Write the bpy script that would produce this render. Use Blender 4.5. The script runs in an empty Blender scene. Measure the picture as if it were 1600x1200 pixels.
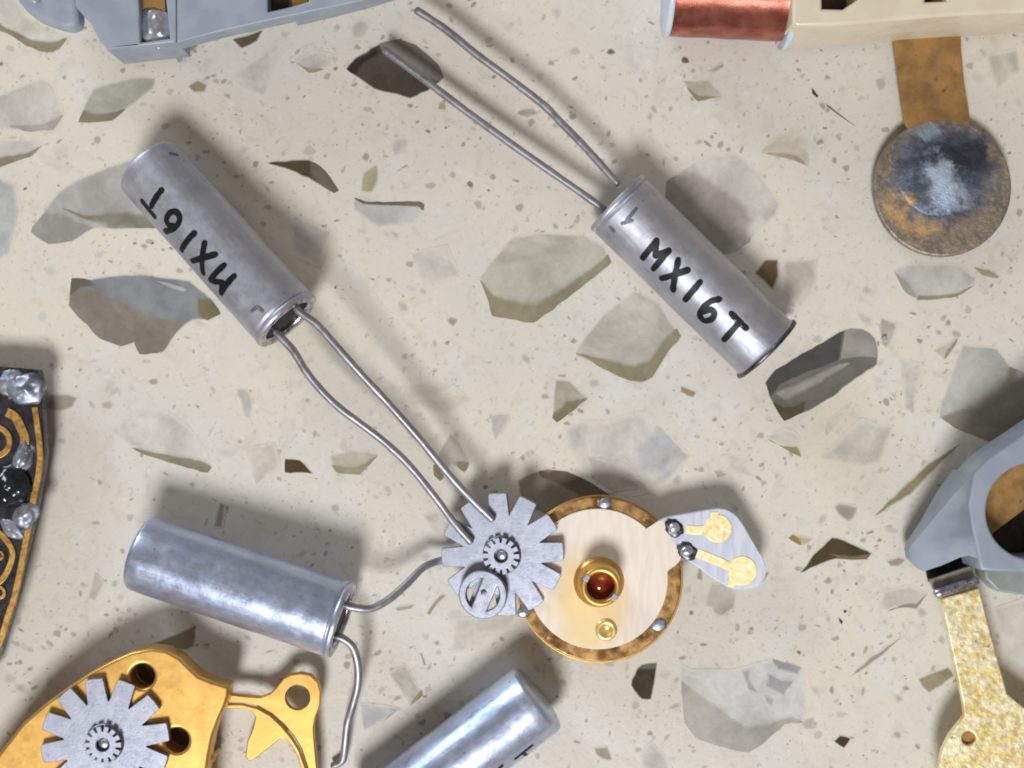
import bpy, bmesh, math, random
from mathutils import Vector, Matrix, noise
from mathutils.geometry import tessellate_polygon
random.seed(7)
R_ = math.radians
scene = bpy.context.scene
scene.unit_settings.scale_length = 0.001          # one unit is one millimetre
COL = scene.collection

# ------------------------------------------------------------------ camera
H, S = 36.0, 58.0                                  # camera height (mm), photo pixels per mm on the stone
cam_d = bpy.data.cameras.new('camera'); cam = bpy.data.objects.new('camera', cam_d); COL.objects.link(cam)
cam.location = (0, 0, H); cam_d.sensor_width = 36.0; cam_d.lens = 36.0 * H / (1600 / S)
cam_d.clip_start = 0.5; cam_d.clip_end = 2000
scene.camera = cam
# ------------------------------------------------------------------ world and lamps
w = bpy.data.worlds.new('World'); scene.world = w; w.use_nodes = True
bg = w.node_tree.nodes['Background']; bg.inputs[0].default_value = (1.0, 0.88, 0.74, 1); bg.inputs[1].default_value = 0.215
def lamp(name, d, dist, size, power, col):
    l = bpy.data.lights.new(name, 'AREA'); l.shape = 'DISK'; l.size = size; l.energy = power; l.color = col
    o = bpy.data.objects.new(name, l); COL.objects.link(o)
    v = Vector(d).normalized(); o.location = v * dist; o.rotation_euler = v.to_track_quat('Z', 'Y').to_euler()
lamp('desk_lamp', (-0.12, -0.60, 0.80), 220, 66, 4.45e5, (0.965, 0.975, 1.0))
lamp('window_light', (-0.62, 0.72, 0.34), 220, 70, 2.0e5, (0.78, 0.88, 1.0))
scene.view_settings.view_transform = 'Standard'; scene.view_settings.look = 'None'
scene.cycles.filter_width = 1.9
scene.view_settings.exposure = 0.0; scene.view_settings.gamma = 1.0
scene.render.resolution_x = 1024; scene.render.resolution_y = 768

# ------------------------------------------------------------------ helpers
def lin(c):
    return tuple((x/255/12.92 if x/255 <= .04045 else ((x/255+.055)/1.055)**2.4) for x in c)
def c4(c): return (*lin(c), 1.0)
def P(px, py, z=0.0):
    k = (1 - z / H) / S
    return Vector(((px - 800) * k, (600 - py) * k, z))
def new_mesh(name, V, F, smooth=False):
    m = bpy.data.meshes.new(name); m.from_pydata([tuple(v) for v in V], [], F); m.update()
    if smooth: m.polygons.foreach_set('use_smooth', [True] * len(m.polygons))
    return m
def link(name, mesh, mat=None, parent=None, world=True):
    """part object; mesh vertices in world space are moved into the root's frame"""
    o = bpy.data.objects.new(name, mesh); COL.objects.link(o)
    if mat and not mesh.materials: mesh.materials.append(mat)
    if parent:
        o.parent = parent
        if world:
            r = parent
            while r.parent: r = r.parent
            if r.location.length > 0: mesh.transform(Matrix.Translation(-r.location))
    return o
def thing(name, label, cat, loc, group=None):
    o = bpy.data.objects.new(name, None); o.empty_display_size = 0.5; COL.objects.link(o)
    o.location = loc; o['label'] = label; o['category'] = cat
    if group: o['group'] = group
    return o
def catmull(pts, n=6, closed=False):
    out = []; N = len(pts)
    rng = range(N) if closed else range(N - 1)
    for i in rng:
        g = (lambda k: pts[k % N]) if closed else (lambda k: pts[min(max(k, 0), N - 1)])
        p0, p1, p2, p3 = g(i-1), g(i), g(i+1), g(i+2)
        for j in range(n):
            t = j / n
            out.append(.5*((2*p1)+(p2-p0)*t+(2*p0-5*p1+4*p2-p3)*t*t+(3*p1-p0-3*p2+p3)*t**3))
    if not closed: out.append(pts[-1])
    return out
def tube(pts, r, seg=14, wob=0.0, taper_end=True):
    V, F = [], []; n = len(pts)
    t = (pts[1]-pts[0]).normalized(); u = t.orthogonal().normalized()
    rings = []
    for i, p in enumerate(pts):
        tn = (pts[min(i+1, n-1)] - pts[max(i-1, 0)]).normalized()
        u = (u - tn * u.dot(tn)).normalized(); v = tn.cross(u)
        rr = r * (1 + wob * noise.noise(p * 3.1))
        rings.append((p, u.copy(), v.copy(), tn.copy(), rr))
    def ring(p, u, v, rr):
        b = len(V)
        for k in range(seg):
            a = 2*math.pi*k/seg; V.append(p + u*math.cos(a)*rr + v*math.sin(a)*rr)
        return b
    ids = []
    p, u_, v_, tn, rr = rings[0]; ids.append(ring(p - tn*rr*.35, u_, v_, rr*.72))
    for p, u_, v_, tn, rr in rings: ids.append(ring(p, u_, v_, rr))
    p, u_, v_, tn, rr = rings[-1]; ids.append(ring(p + tn*rr*.35, u_, v_, rr*.72))
    for a, b in zip(ids, ids[1:]):
        for k in range(seg):
            F.append((a+k, a+(k+1) % seg, b+(k+1) % seg, b+k))
    F.append(tuple(reversed(range(ids[0], ids[0]+seg)))); F.append(tuple(range(ids[-1], ids[-1]+seg)))
    return new_mesh('tube', V, F, True)
def lathe(p0, d, prof, seg=64, dent=0.0):
    d = d.normalized(); u = d.orthogonal().normalized(); v = d.cross(u)
    V, F = [], []; prev = None; CY = []
    for (a, r) in prof:
        if r < 1e-6:
            cur = [len(V)] * seg; V.append(p0 + d*a); CY += [a, 0, 0]
        else:
            cur = []
            for k in range(seg):
                th = 2*math.pi*k/seg; nrm = u*math.cos(th) + v*math.sin(th)
                q = p0 + d*a + nrm*r
                if dent: q += nrm * dent * noise.noise(q * 1.7)
                cur.append(len(V)); V.append(q); CY += [a, r*math.cos(th), r*math.sin(th)]
        if prev:
            for k in range(seg):
                f = [prev[k], prev[(k+1) % seg], cur[(k+1) % seg], cur[k]]
                f2 = []
                for x in f:
                    if x not in f2: f2.append(x)
                if len(f2) > 2: F.append(tuple(f2))
        prev = cur
    m = new_mesh('lathe', V, F, True)
    m.attributes.new('cyl', 'FLOAT_VECTOR', 'POINT').data.foreach_set('vector', CY)
    return m
def prism(outline, z0, z1, bevel=0.03, holes=(), res=2, smooth_pts=0):
    """outline and holes: world xy vectors; vertical walls with rounded edges"""
    cu = bpy.data.curves.new('c', 'CURVE'); cu.dimensions = '2D'; cu.fill_mode = 'BOTH'
    for pts in [outline, *holes]:
        if smooth_pts and pts is outline: pts = catmull([Vector((p[0], p[1], 0)) for p in pts], smooth_pts, True)
        sp = cu.splines.new('POLY'); sp.points.add(len(pts)-1); sp.use_cyclic_u = True
        for q, p in zip(sp.points, pts): q.co = (p[0], p[1], 0, 1)
    b = min(bevel, (z1-z0)*.45)
    cu.extrude = (z1-z0)/2 - b; cu.bevel_depth = b; cu.bevel_resolution = res; cu.offset = -b
    o = bpy.data.objects.new('tmp', cu); COL.objects.link(o)
    m = bpy.data.meshes.new_from_object(o.evaluated_get(bpy.context.evaluated_depsgraph_get()))
    bpy.data.objects.remove(o); bpy.data.curves.remove(cu)
    m.transform(Matrix.Translation((0, 0, (z0+z1)/2))); m.materials.clear()
    m.polygons.foreach_set('use_smooth', [True]*len(m.polygons))
    m.set_sharp_from_angle(angle=R_(50))
    return m
def pp(pts, z): return [P(x, y, z) for x, y in pts]
def circ(px, py, r, z, n=40):
    c = P(px, py, z); k = (1 - z/H)/S
    return [Vector((c.x + r*k*math.cos(2*math.pi*i/n), c.y + r*k*math.sin(2*math.pi*i/n), z)) for i in range(n)]
def ribbon_outline(pts, wd):
    L, Rr = [], []
    n = len(pts)
    for i in range(n):
        t = (pts[min(i+1, n-1)] - pts[max(i-1, 0)]); t.z = 0; t.normalize(); nn = Vector((-t.y, t.x, 0))
        L.append(pts[i] + nn*wd/2); Rr.append(pts[i] - nn*wd/2)
    return L + Rr[::-1]
def blob(c, rx, ry, rz, rot=0, rough=0.25, f=2.0, seg=28, rings=12, seed=0):
    """flattened lumpy dome resting on its base plane"""
    V, F = [], []; off = Vector((seed*7.3, seed*3.1, 0))
    for i in range(rings+1):
        ph = (math.pi/2) * i / rings
        for k in range(seg):
            th = 2*math.pi*k/seg
            d = Vector((math.cos(th)*math.cos(ph), math.sin(th)*math.cos(ph), math.sin(ph)))
            s = 1 + rough*noise.noise(d*f+off) + rough*.4*noise.noise(d*f*3+off)
            x, y = d.x*rx*s, d.y*ry*s
            V.append(Vector((c.x + x*math.cos(rot)-y*math.sin(rot), c.y + x*math.sin(rot)+y*math.cos(rot), c.z + d.z*rz*s)))
    for i in range(rings):
        for k in range(seg):
            F.append((i*seg+k, i*seg+(k+1) % seg, (i+1)*seg+(k+1) % seg, (i+1)*seg+k))
    F.append(tuple(range(rings*seg, rings*seg+seg)))
    return new_mesh('blob', V, F, True)

# ------------------------------------------------------------------ materials
class NT:
    def __init__(s, name):
        s.m = bpy.data.materials.new(name); s.m.use_nodes = True; s.t = s.m.node_tree
        s.b = s.t.nodes['Principled BSDF']; s.tc = s.t.nodes.new('ShaderNodeTexCoord')
    def n(s, typ, **kw):
        x = s.t.nodes.new(typ)
        for k, v in kw.items(): setattr(x, k, v)
        return x
    def l(s, a, b): s.t.links.new(a, b)
    def noise(s, scale, detail=3, rough=.55, dist=0.0, vec=None, stretch=None):
        x = s.n('ShaderNodeTexNoise'); x.inputs['Scale'].default_value = scale; x.inputs['Detail'].default_value = detail
        x.inputs['Roughness'].default_value = rough; x.inputs['Distortion'].default_value = dist
        src = vec or s.tc.outputs['Object']
        if stretch:
            mp = s.n('ShaderNodeMapping'); mp.inputs['Rotation'].default_value = stretch[0]; mp.inputs['Scale'].default_value = stretch[1]
            s.l(src, mp.inputs['Vector']); src = mp.outputs[0]
        s.l(src, x.inputs['Vector']); return x.outputs['Fac']
    def ramp(s, fac, a, b, va=0.0, vb=1.0):
        x = s.n('ShaderNodeMapRange'); x.interpolation_type = 'SMOOTHSTEP'
        x.inputs[1].default_value = a; x.inputs[2].default_value = b; x.inputs[3].default_value = va; x.inputs[4].default_value = vb
        s.l(fac, x.inputs[0]); return x.outputs[0]
    def mix(s, fac, a, b, blend='MIX'):
        x = s.n('ShaderNodeMix', data_type='RGBA', blend_type=blend)
        for v, i in ((fac, 0), (a, 6), (b, 7)):
            if isinstance(v, (float, int)): x.inputs[i].default_value = v
            elif isinstance(v, tuple): x.inputs[i].default_value = v
            else: s.l(v, x.inputs[i])
        return x.outputs[2]
    def math(s, op, a, b=None):
        x = s.n('ShaderNodeMath', operation=op)
        for v, i in ((a, 0), (b, 1)):
            if v is None: continue
            if isinstance(v, (float, int)): x.inputs[i].default_value = v
            else: s.l(v, x.inputs[i])
        return x.outputs[0]
    def bump(s, h, strength, dist):
        x = s.n('ShaderNodeBump'); x.inputs['Strength'].default_value = strength; x.inputs['Distance'].default_value = dist
        s.l(h, x.inputs['Height']); s.l(x.outputs[0], s.b.inputs['Normal']); return x
def mat(name, col, metallic=0.0, rough=.4, col2=None, nscale=3.0, lo=.4, hi=.65, col3=None, n3=8.0, lo3=.6, hi3=.7,
        bump=0.0, bscale=20.0, bdetail=4, spec=.5, stretch=None, rvar=0.12, coat=0.0):
    t = NT(name); b = t.b
    b.inputs['Metallic'].default_value = metallic; b.inputs['Roughness'].default_value = rough
    b.inputs['Specular IOR Level'].default_value = spec
    if coat: b.inputs['Coat Weight'].default_value = coat; b.inputs['Coat Roughness'].default_value = .15
    c = c4(col)
    if col2:
        f = t.ramp(t.noise(nscale, 5, stretch=stretch), lo, hi); c = t.mix(f, c, c4(col2))
    if col3:
        f = t.ramp(t.noise(n3, 4, .6), lo3, hi3); c = t.mix(f, c, c4(col3))
    if isinstance(c, tuple): b.inputs['Base Color'].default_value = c
    else: t.l(c, b.inputs['Base Color'])
    if rvar: t.l(t.ramp(t.noise(nscale*2.3, 4), .3, .7, max(.04, rough-rvar), rough+rvar), b.inputs['Roughness'])
    if bump: t.bump(t.noise(bscale, bdetail, .55, stretch=stretch), 1.0, bump*.3)
    return t.m

def matrix_colour(t, vec):
    big = t.ramp(t.noise(.16, 3, .5, .3, vec), .38, .66)
    c = t.mix(big, c4((210, 205, 195)), c4((217, 209, 193)))
    halo = t.ramp(t.noise(.55, 4, .6, .5, vec), .52, .72)
    c = t.mix(t.math('MULTIPLY', halo, .75), c, c4((214, 212, 206)))
    mott = t.ramp(t.noise(1.6, 5, .65, .8, vec), .50, .72)
    c = t.mix(t.math('MULTIPLY', mott, .55), c, c4((194, 187, 174)))
    fine = t.ramp(t.noise(6.0, 4, .6, .6, vec), .57, .72)
    c = t.mix(t.math('MULTIPLY', fine, .6), c, c4((176, 170, 158)))
    wht = t.ramp(t.noise(3.1, 3, .5, .4, vec), .60, .78)
    c = t.mix(t.math('MULTIPLY', wht, .5), c, c4((228, 224, 214)))
    return c
def stone_material(name, chips):
    t = NT(name); geo = t.n('ShaderNodeNewGeometry'); vec = geo.outputs['Position']
    c = matrix_colour(t, vec)
    if chips == 'object':
        oc = t.n('ShaderNodeObjectInfo').outputs['Color']
        wv = t.n('ShaderNodeAttribute', attribute_name='cover').outputs['Fac']
        under = t.n('ShaderNodeAttribute', attribute_type='OBJECT', attribute_name='under')
        isf = t.n('ShaderNodeAttribute', attribute_type='OBJECT', attribute_name='is_facet').outputs['Fac']
        base = t.mix(isf, c, under.outputs['Color'])
        v1 = t.ramp(t.noise(.7, 4, .6, .6, vec), .3, .7, .80, 1.15)
        v2 = t.ramp(t.noise(2.6, 5, .7, 1.2, vec), .3, .7, .93, 1.07)
        cc = t.n('ShaderNodeMix', data_type='RGBA', blend_type='MULTIPLY'); cc.inputs[0].default_value = 1
        t.l(oc, cc.inputs[6]); comb = t.n('ShaderNodeCombineColor'); vv = t.math('MULTIPLY', v1, v2)
        for i in range(3): t.l(vv, comb.inputs[i])
        t.l(comb.outputs[0], cc.inputs[7])
        bb = t.n('ShaderNodeMix', data_type='RGBA', blend_type='MULTIPLY')
        t.l(isf, bb.inputs[0]); t.l(base, bb.inputs[6]); t.l(comb.outputs[0], bb.inputs[7])
        # ragged cover edge
        wob = t.ramp(t.noise(5.5, 3, .6, 0, vec), .3, .7, -.22, .22)
        f = t.ramp(t.math('ADD', wv, t.math('MULTIPLY', wob, t.math('MULTIPLY', wv, t.math('SUBTRACT', 1.0, wv)))), 0.0, 1.0)
        c = t.mix(f, bb.outputs[2], cc.outputs[2])
        rough = .22
    elif chips == 'fine':
        wv = t.n('ShaderNodeAttribute', attribute_name='cover').outputs['Fac']
        tone = t.n('ShaderNodeAttribute', attribute_name='tone').outputs['Color']
        c = t.mix(t.ramp(wv, 0, 1), c, tone); rough = .3
    else: rough = .34
    t.l(c, t.b.inputs['Base Color'])
    t.l(t.ramp(t.noise(2.0, 4, .6, 0, vec), .3, .7, rough-.05, rough+.1), t.b.inputs['Roughness'])
    t.b.inputs['Specular IOR Level'].default_value = .4
    t.bump(t.noise(9, 5, .65, 0, vec), .6, .012 if chips is None else .004)
    return t.m
M_stone = stone_material('engineered_stone', None)
M_chip = stone_material('stone_chip', 'object')
M_fine = stone_material('fine_stone_grit', 'fine')

def tin_material(name, col, col2, rough):
    t = NT(name); b = t.b; b.inputs['Metallic'].default_value = .80
    cy = t.n('ShaderNodeAttribute', attribute_name='cyl').outputs['Vector']
    streak = t.noise(1.0, 6, .7, .3, cy, ((0, 0, 0), (.35, 5.0, 5.0)))          # drawn lengthwise when the can was made
    c = t.mix(t.ramp(t.noise(.9, 4, .6, .5), .35, .65), c4(col), c4(col2))
    c = t.mix(t.ramp(streak, .45, .75, 0, .35), c, c4((150, 151, 162)))
    sm = t.ramp(t.noise(2.6, 5, .65, .9), .58, .76); c = t.mix(t.math('MULTIPLY', sm, .40), c, c4((134, 134, 146)))
    br = t.ramp(t.noise(4.2, 6, .75, .6), .60, .70); c = t.mix(t.math('MULTIPLY', br, .45), c, c4((226, 227, 232)))
    sp = t.ramp(t.noise(9, 2, .5), .72, .76); c = t.mix(t.math('MULTIPLY', sp, .6), c, c4((84, 82, 90)))
    t.l(c, b.inputs['Base Color'])
    r = t.math('ADD', t.ramp(streak, .3, .7, rough-.06, rough+.06), t.ramp(t.noise(3.0, 5, .65), .35, .7, -.04, .10))
    t.l(r, b.inputs['Roughness'])
    h = t.math('ADD', t.math('MULTIPLY', streak, .5), t.math('ADD', t.math('MULTIPLY', t.noise(1.6, 3, .5), .9), t.math('MULTIPLY', t.noise(13, 4, .6), .10)))
    t.bump(h, 1.0, .014)
    return t.m
M_tin = tin_material('dull_tin', (194, 195, 204), (180, 181, 194), .46)
M_tin_blue = tin_material('brighter_tin', (196, 206, 230), (178, 189, 218), .34)
M_rim = mat('tinned_rim', (196, 196, 202), 1, .26, (140, 138, 142), 5, bump=.01, bscale=14)
M_lead = mat('tinned_lead', (170, 169, 176), .8, .44, (152, 150, 157), 2.0, .4, .7, (205, 205, 210), 6, .62, .75, bump=.012, bscale=5)
M_seal = mat('dark_glass_seal', (24, 23, 23), 0, .5, (38, 35, 34), 6, spec=.15)
M_ink = mat('black_ink', (16, 16, 20), 0, .45, (30, 30, 38), 12, .55, .7, spec=.35)
M_faint = mat('worn_grey_ink', (104, 104, 118), .5, .5, (130, 130, 142), 12)
M_steel = mat('satin_steel', (166, 168, 180), 1, .48, (154, 157, 170), 2.5, .35, .65, (112, 112, 124), 6, .70, .75, bump=.008, bscale=18)
M_steel_dark = mat('dark_steel', (112, 110, 114), 1, .4, (78, 76, 80), 5)
M_gold = mat('gold_plate', (218, 174, 98), .82, .38, (212, 166, 90), 1.0, .3, .7, (226, 184, 110), 2.2, .55, .85, bump=.012, bscale=3, rvar=.05)
M_gold_dull = mat('tarnished_gold', (190, 150, 98), .85, .34, (134, 96, 60), 1.5, .42, .60, (240, 212, 150), 3, .60, .72, bump=.015, bscale=5)
M_pad = mat('gold_pad', (255, 246, 204), .6, .5, (253, 234, 168), 5, .4, .6, (170, 134, 64), 8, .70, .74, bump=.008, bscale=12)
M_sand = mat('sandblasted_gold', (252, 242, 204), .7, .45, (240, 218, 152), 3.5, .42, .58, (150, 130, 92), 7, .66, .72, bump=.06, bscale=6, bdetail=5)
M_brass = mat('tarnished_brass', (178, 138, 84), .5, .45, (150, 116, 76), 1.6, .4, .65, (112, 92, 70), 4, .6, .75, bump=.02, bscale=10)
M_solder = mat('solder', (208, 212, 222), .85, .30, (176, 182, 194), 1.5, .4, .6, bump=.01, bscale=3)
M_solder_dull = mat('dull_solder', (158, 162, 174), .65, .42, (112, 116, 128), 1.6, .4, .65, (214, 218, 226), 3, .62, .72, bump=.02, bscale=4)
M_grey = mat('grey_plastic', (152, 160, 172), 0, .40, (143, 152, 165), 1.2, .4, .6, spec=.45, bump=.004, bscale=12)
M_grey_pale = mat('pale_grey_plastic', (150, 156, 156), 0, .35, (136, 140, 134), 1.5, spec=.45)
M_cream = mat('cream_plastic', (219, 206, 184), 0, .36, (211, 197, 174), .9, .4, .65, spec=.45, bump=.006, bscale=7)
M_white = mat('white_plastic', (206, 214, 226), 0, .35, (190, 198, 212), 3)
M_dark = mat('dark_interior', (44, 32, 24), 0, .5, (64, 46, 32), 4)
M_pcb = mat('black_laminate', (34, 34, 42), 0, .3, (52, 48, 52), 3.0, .4, .65, bump=.01, bscale=14)
M_pcb_edge = mat('laminate_edge', (66, 64, 72), 0, .6, (44, 44, 54), 9, bump=.04, bscale=14)
M_trace = mat('gold_trace', (206, 164, 92), .8, .42, (182, 136, 74), 4, .4, .65, bump=.01, bscale=16)
M_resin = mat('black_resin', (22, 26, 32), 0, .12, (40, 46, 54), 4)
def ruby_material():
    t = NT('ruby'); t.b.inputs['Base Color'].default_value = c4((130, 22, 22)); t.b.inputs['Roughness'].default_value = .12
    t.b.inputs['Coat Weight'].default_value = .5
    c = t.mix(t.ramp(t.noise(3.5, 2), .4, .65), c4((96, 14, 22)), c4((130, 44, 20))); t.l(c, t.b.inputs['Base Color']); return t.m
M_ruby = ruby_material()
def glassfibre(name, a, b_, gold):
    t = NT(name); t.b.inputs['Roughness'].default_value = .34; t.b.inputs['Specular IOR Level'].default_value = .5
    wv = t.noise(3.2, 2, .5, 0, None, ((0, 0, R_(-38)), (2.2, .35, 1)))
    c = t.mix(t.ramp(wv, .35, .65), c4(a), c4(b_))
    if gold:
        # reflection of the gold plating round the bushing, painted into the disc colour
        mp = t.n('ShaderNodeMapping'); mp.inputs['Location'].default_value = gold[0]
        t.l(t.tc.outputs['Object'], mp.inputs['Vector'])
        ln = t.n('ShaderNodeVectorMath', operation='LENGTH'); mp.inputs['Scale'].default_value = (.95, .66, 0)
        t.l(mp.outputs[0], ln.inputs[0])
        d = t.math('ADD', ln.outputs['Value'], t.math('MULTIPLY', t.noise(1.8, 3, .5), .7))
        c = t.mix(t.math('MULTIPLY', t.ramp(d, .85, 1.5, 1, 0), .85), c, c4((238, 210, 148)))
    t.l(c, t.b.inputs['Base Color']); t.bump(wv, .5, .01); return t.m
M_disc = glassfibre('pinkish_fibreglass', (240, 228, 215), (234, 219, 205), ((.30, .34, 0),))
M_tail = glassfibre('bluish_fibreglass', (214, 217, 228), (198, 203, 218), None)
def copper_material():
    t = NT('copper_winding'); t.b.inputs['Metallic'].default_value = .85; t.b.inputs['Roughness'].default_value = .3
    c = t.mix(t.ramp(t.noise(2.2, 4), .35, .65), c4((182, 112, 96)), c4((150, 84, 70))); t.l(c, t.b.inputs['Base Color'])
    t.bump(t.noise(7, 4, .6), .7, .008); return t.m
M_copper = copper_material()
def spoon_material():
    t = NT('soldered_brass_disc'); t.b.inputs['Metallic'].default_value = .55
    def near(cx_, cy_, sx, sy, lo, hi, nz, ns, rot=0):
        mp = t.n('ShaderNodeMapping'); mp.vector_type = 'TEXTURE'; mp.inputs['Location'].default_value = (cx_, cy_, 0)
        mp.inputs['Rotation'].default_value = (0, 0, rot); mp.inputs['Scale'].default_value = (sx, sy, 1e3)
        t.l(t.tc.outputs['Object'], mp.inputs['Vector'])
        ln = t.n('ShaderNodeVectorMath', operation='LENGTH'); t.l(mp.outputs[0], ln.inputs[0])
        return t.ramp(t.math('ADD', ln.outputs['Value'], t.math('MULTIPLY', t.math('SUBTRACT', t.noise(ns, 5, .65), .5), nz)), lo, hi, 1, 0)
    c = t.mix(t.ramp(t.noise(3.5, 5, .65), .35, .65), c4((158, 144, 128)), c4((130, 118, 106)))
    c = t.mix(t.math('MULTIPLY', t.ramp(t.noise(8, 5, .7), .56, .70), .7), c, c4((198, 180, 152)))
    c = t.mix(near(-.95, -1.45, .95, .6, .7, 1.1, 1.0, 2.5, -.55), c, c4((204, 168, 118)))     # bare brass low on the left
    so = t.mix(t.ramp(t.noise(1.8, 5, .6, .4), .36, .62), c4((118, 128, 146)), c4((84, 90, 104)))
    so = t.mix(near(.35, .0, 1.2, .6, .4, 1.3, 1.5, 1.6), so, c4((62, 64, 74)))
    so = t.mix(near(-.12, -.80, .55, .95, .25, 1.2, 2.4, 2.4, .5), so, c4((190, 204, 226)))
    so = t.mix(near(-.55, .72, .45, .3, .4, 1.1, 1.6, 4), so, c4((150, 162, 176)))
    sm = near(-.12, -.40, 1.62, 1.62, .66, 1.06, 1.1, 1.5)
    c = t.mix(sm, c, so)
    t.l(c, t.b.inputs['Base Color']); t.l(t.ramp(t.noise(6, 4), .3, .7, .32, .52), t.b.inputs['Roughness'])
    t.bump(t.noise(7, 5, .7), 1, .03); return t.m
M_spoon = spoon_material()

# ------------------------------------------------------------------ stone countertop
slab = prism([(-60, -50), (60, -50), (60, 50), (-60, 50)], -6, 0, .1)
counter = link('countertop', slab, M_stone); counter['kind'] = 'structure'
counter['label'] = 'cream engineered stone countertop with embedded grey glassy chips'

def roughen(pts, amt=1.3):
    out = []
    n = len(pts)
    for i in range(n):
        a, b = Vector((*pts[i], 0)), Vector((*pts[(i+1) % n], 0)); L = (b-a).length
        k = max(1, int(L/9)); nn = Vector((-(b-a).y, (b-a).x, 0)); nn = nn/max(L, 1e-6)
        for j in range(k):
            q = a.lerp(b, j/k)
            out.append(q + nn * amt * noise.noise(q*.09) * (2.0 if j else .8) + nn*amt*.5*noise.noise(q*.35))
    # round the corners a little
    n = len(out)
    return [(out[i-1] + out[i]*8 + out[(i+1) % n]) / 10 for i in range(n)]
def area2(p): return sum(p[i-1].x*p[i].y - p[i].x*p[i-1].y for i in range(len(p)))
def seg_dist(p, a, b):
    ab = b-a; t = max(0, min(1, (p-a).dot(ab)/max(ab.length_squared, 1e-9))); return (p-(a+ab*t)).length
def poly_dist(p, poly): return min(seg_dist(p, poly[k-1], poly[k]) for k in range(len(poly)))
def ray_hit(p, d, poly, skip):
    best = 1e9; n = len(poly)
    for k in range(n):
        if k in skip: continue
        a, b = poly[k], poly[(k+1) % n]; e = b-a; den = d.x*e.y - d.y*e.x
        if abs(den) < 1e-9: continue
        w_ = a-p; t = (w_.x*e.y - w_.y*e.x)/den; u = (w_.x*d.y - w_.y*d.x)/den
        if t > 1e-6 and -.001 <= u <= 1.001: best = min(best, t)
    return best
def flat_chip(pts, fade, z, depth=.25, host=None):
    o = roughen(pts)
    if area2(o) < 0: o.reverse()
    n = len(o); dirs, lim = [], []
    for i in range(n):
        t1 = (o[i]-o[i-1]); t2 = (o[(i+1) % n]-o[i]); t = (t1.normalized()+t2.normalized())
        if t.length < 1e-4: t = t2
        t.normalize(); d = Vector((-t.y, t.x, 0)); dirs.append(d)
        r = min(ray_hit(o[i], Matrix.Rotation(R_(g_), 3, 'Z') @ d, o, {i, (i-1) % n}) for g_ in (-40, -20, 0, 20, 40))
        lim.append(min(fade, .42*r))
    inn = [o[i] + dirs[i]*min(lim[i], (lim[i-1]+lim[(i+1) % n])/2 + .4) for i in range(n)]
    A = [P(p.x, p.y, z) for p in o]; B = [P(p.x, p.y, z) for p in inn]; D = [P(p.x, p.y, -depth) for p in o]
    V = A + B + D; F = []
    for i in range(n):
        j = (i+1) % n
        F.append((j, i, n+i, n+j)); F.append((i, j, 2*n+j, 2*n+i))
    for tri in tessellate_polygon([[Vector((p.x, p.y, 0)) for p in inn]]):
        q = [B[k] for k in tri]
        up = (q[1]-q[0]).cross(q[2]-q[0]).z > 0
        F.append(tuple(n+k for k in (tri if up else tri[::-1])))
    m = new_mesh('chip', V, F)
    at = m.attributes.new('cover', 'FLOAT', 'POINT')
    edge = [0.0]*n
    if host: edge = [max(0.0, min(1.0, 1.6 - poly_dist(p, host)/3.5)) for p in o]
    at.data.foreach_set('value', edge + [1.0]*n + [0.0]*n)
    m.materials.append(M_chip)
    return m
LT, MD, OL, DK, BL, TN = (196,192,181), (172,167,153), (142,134,106), (72,66,54), (188,189,184), (150,136,116)
LL = (205,201,190)
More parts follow.
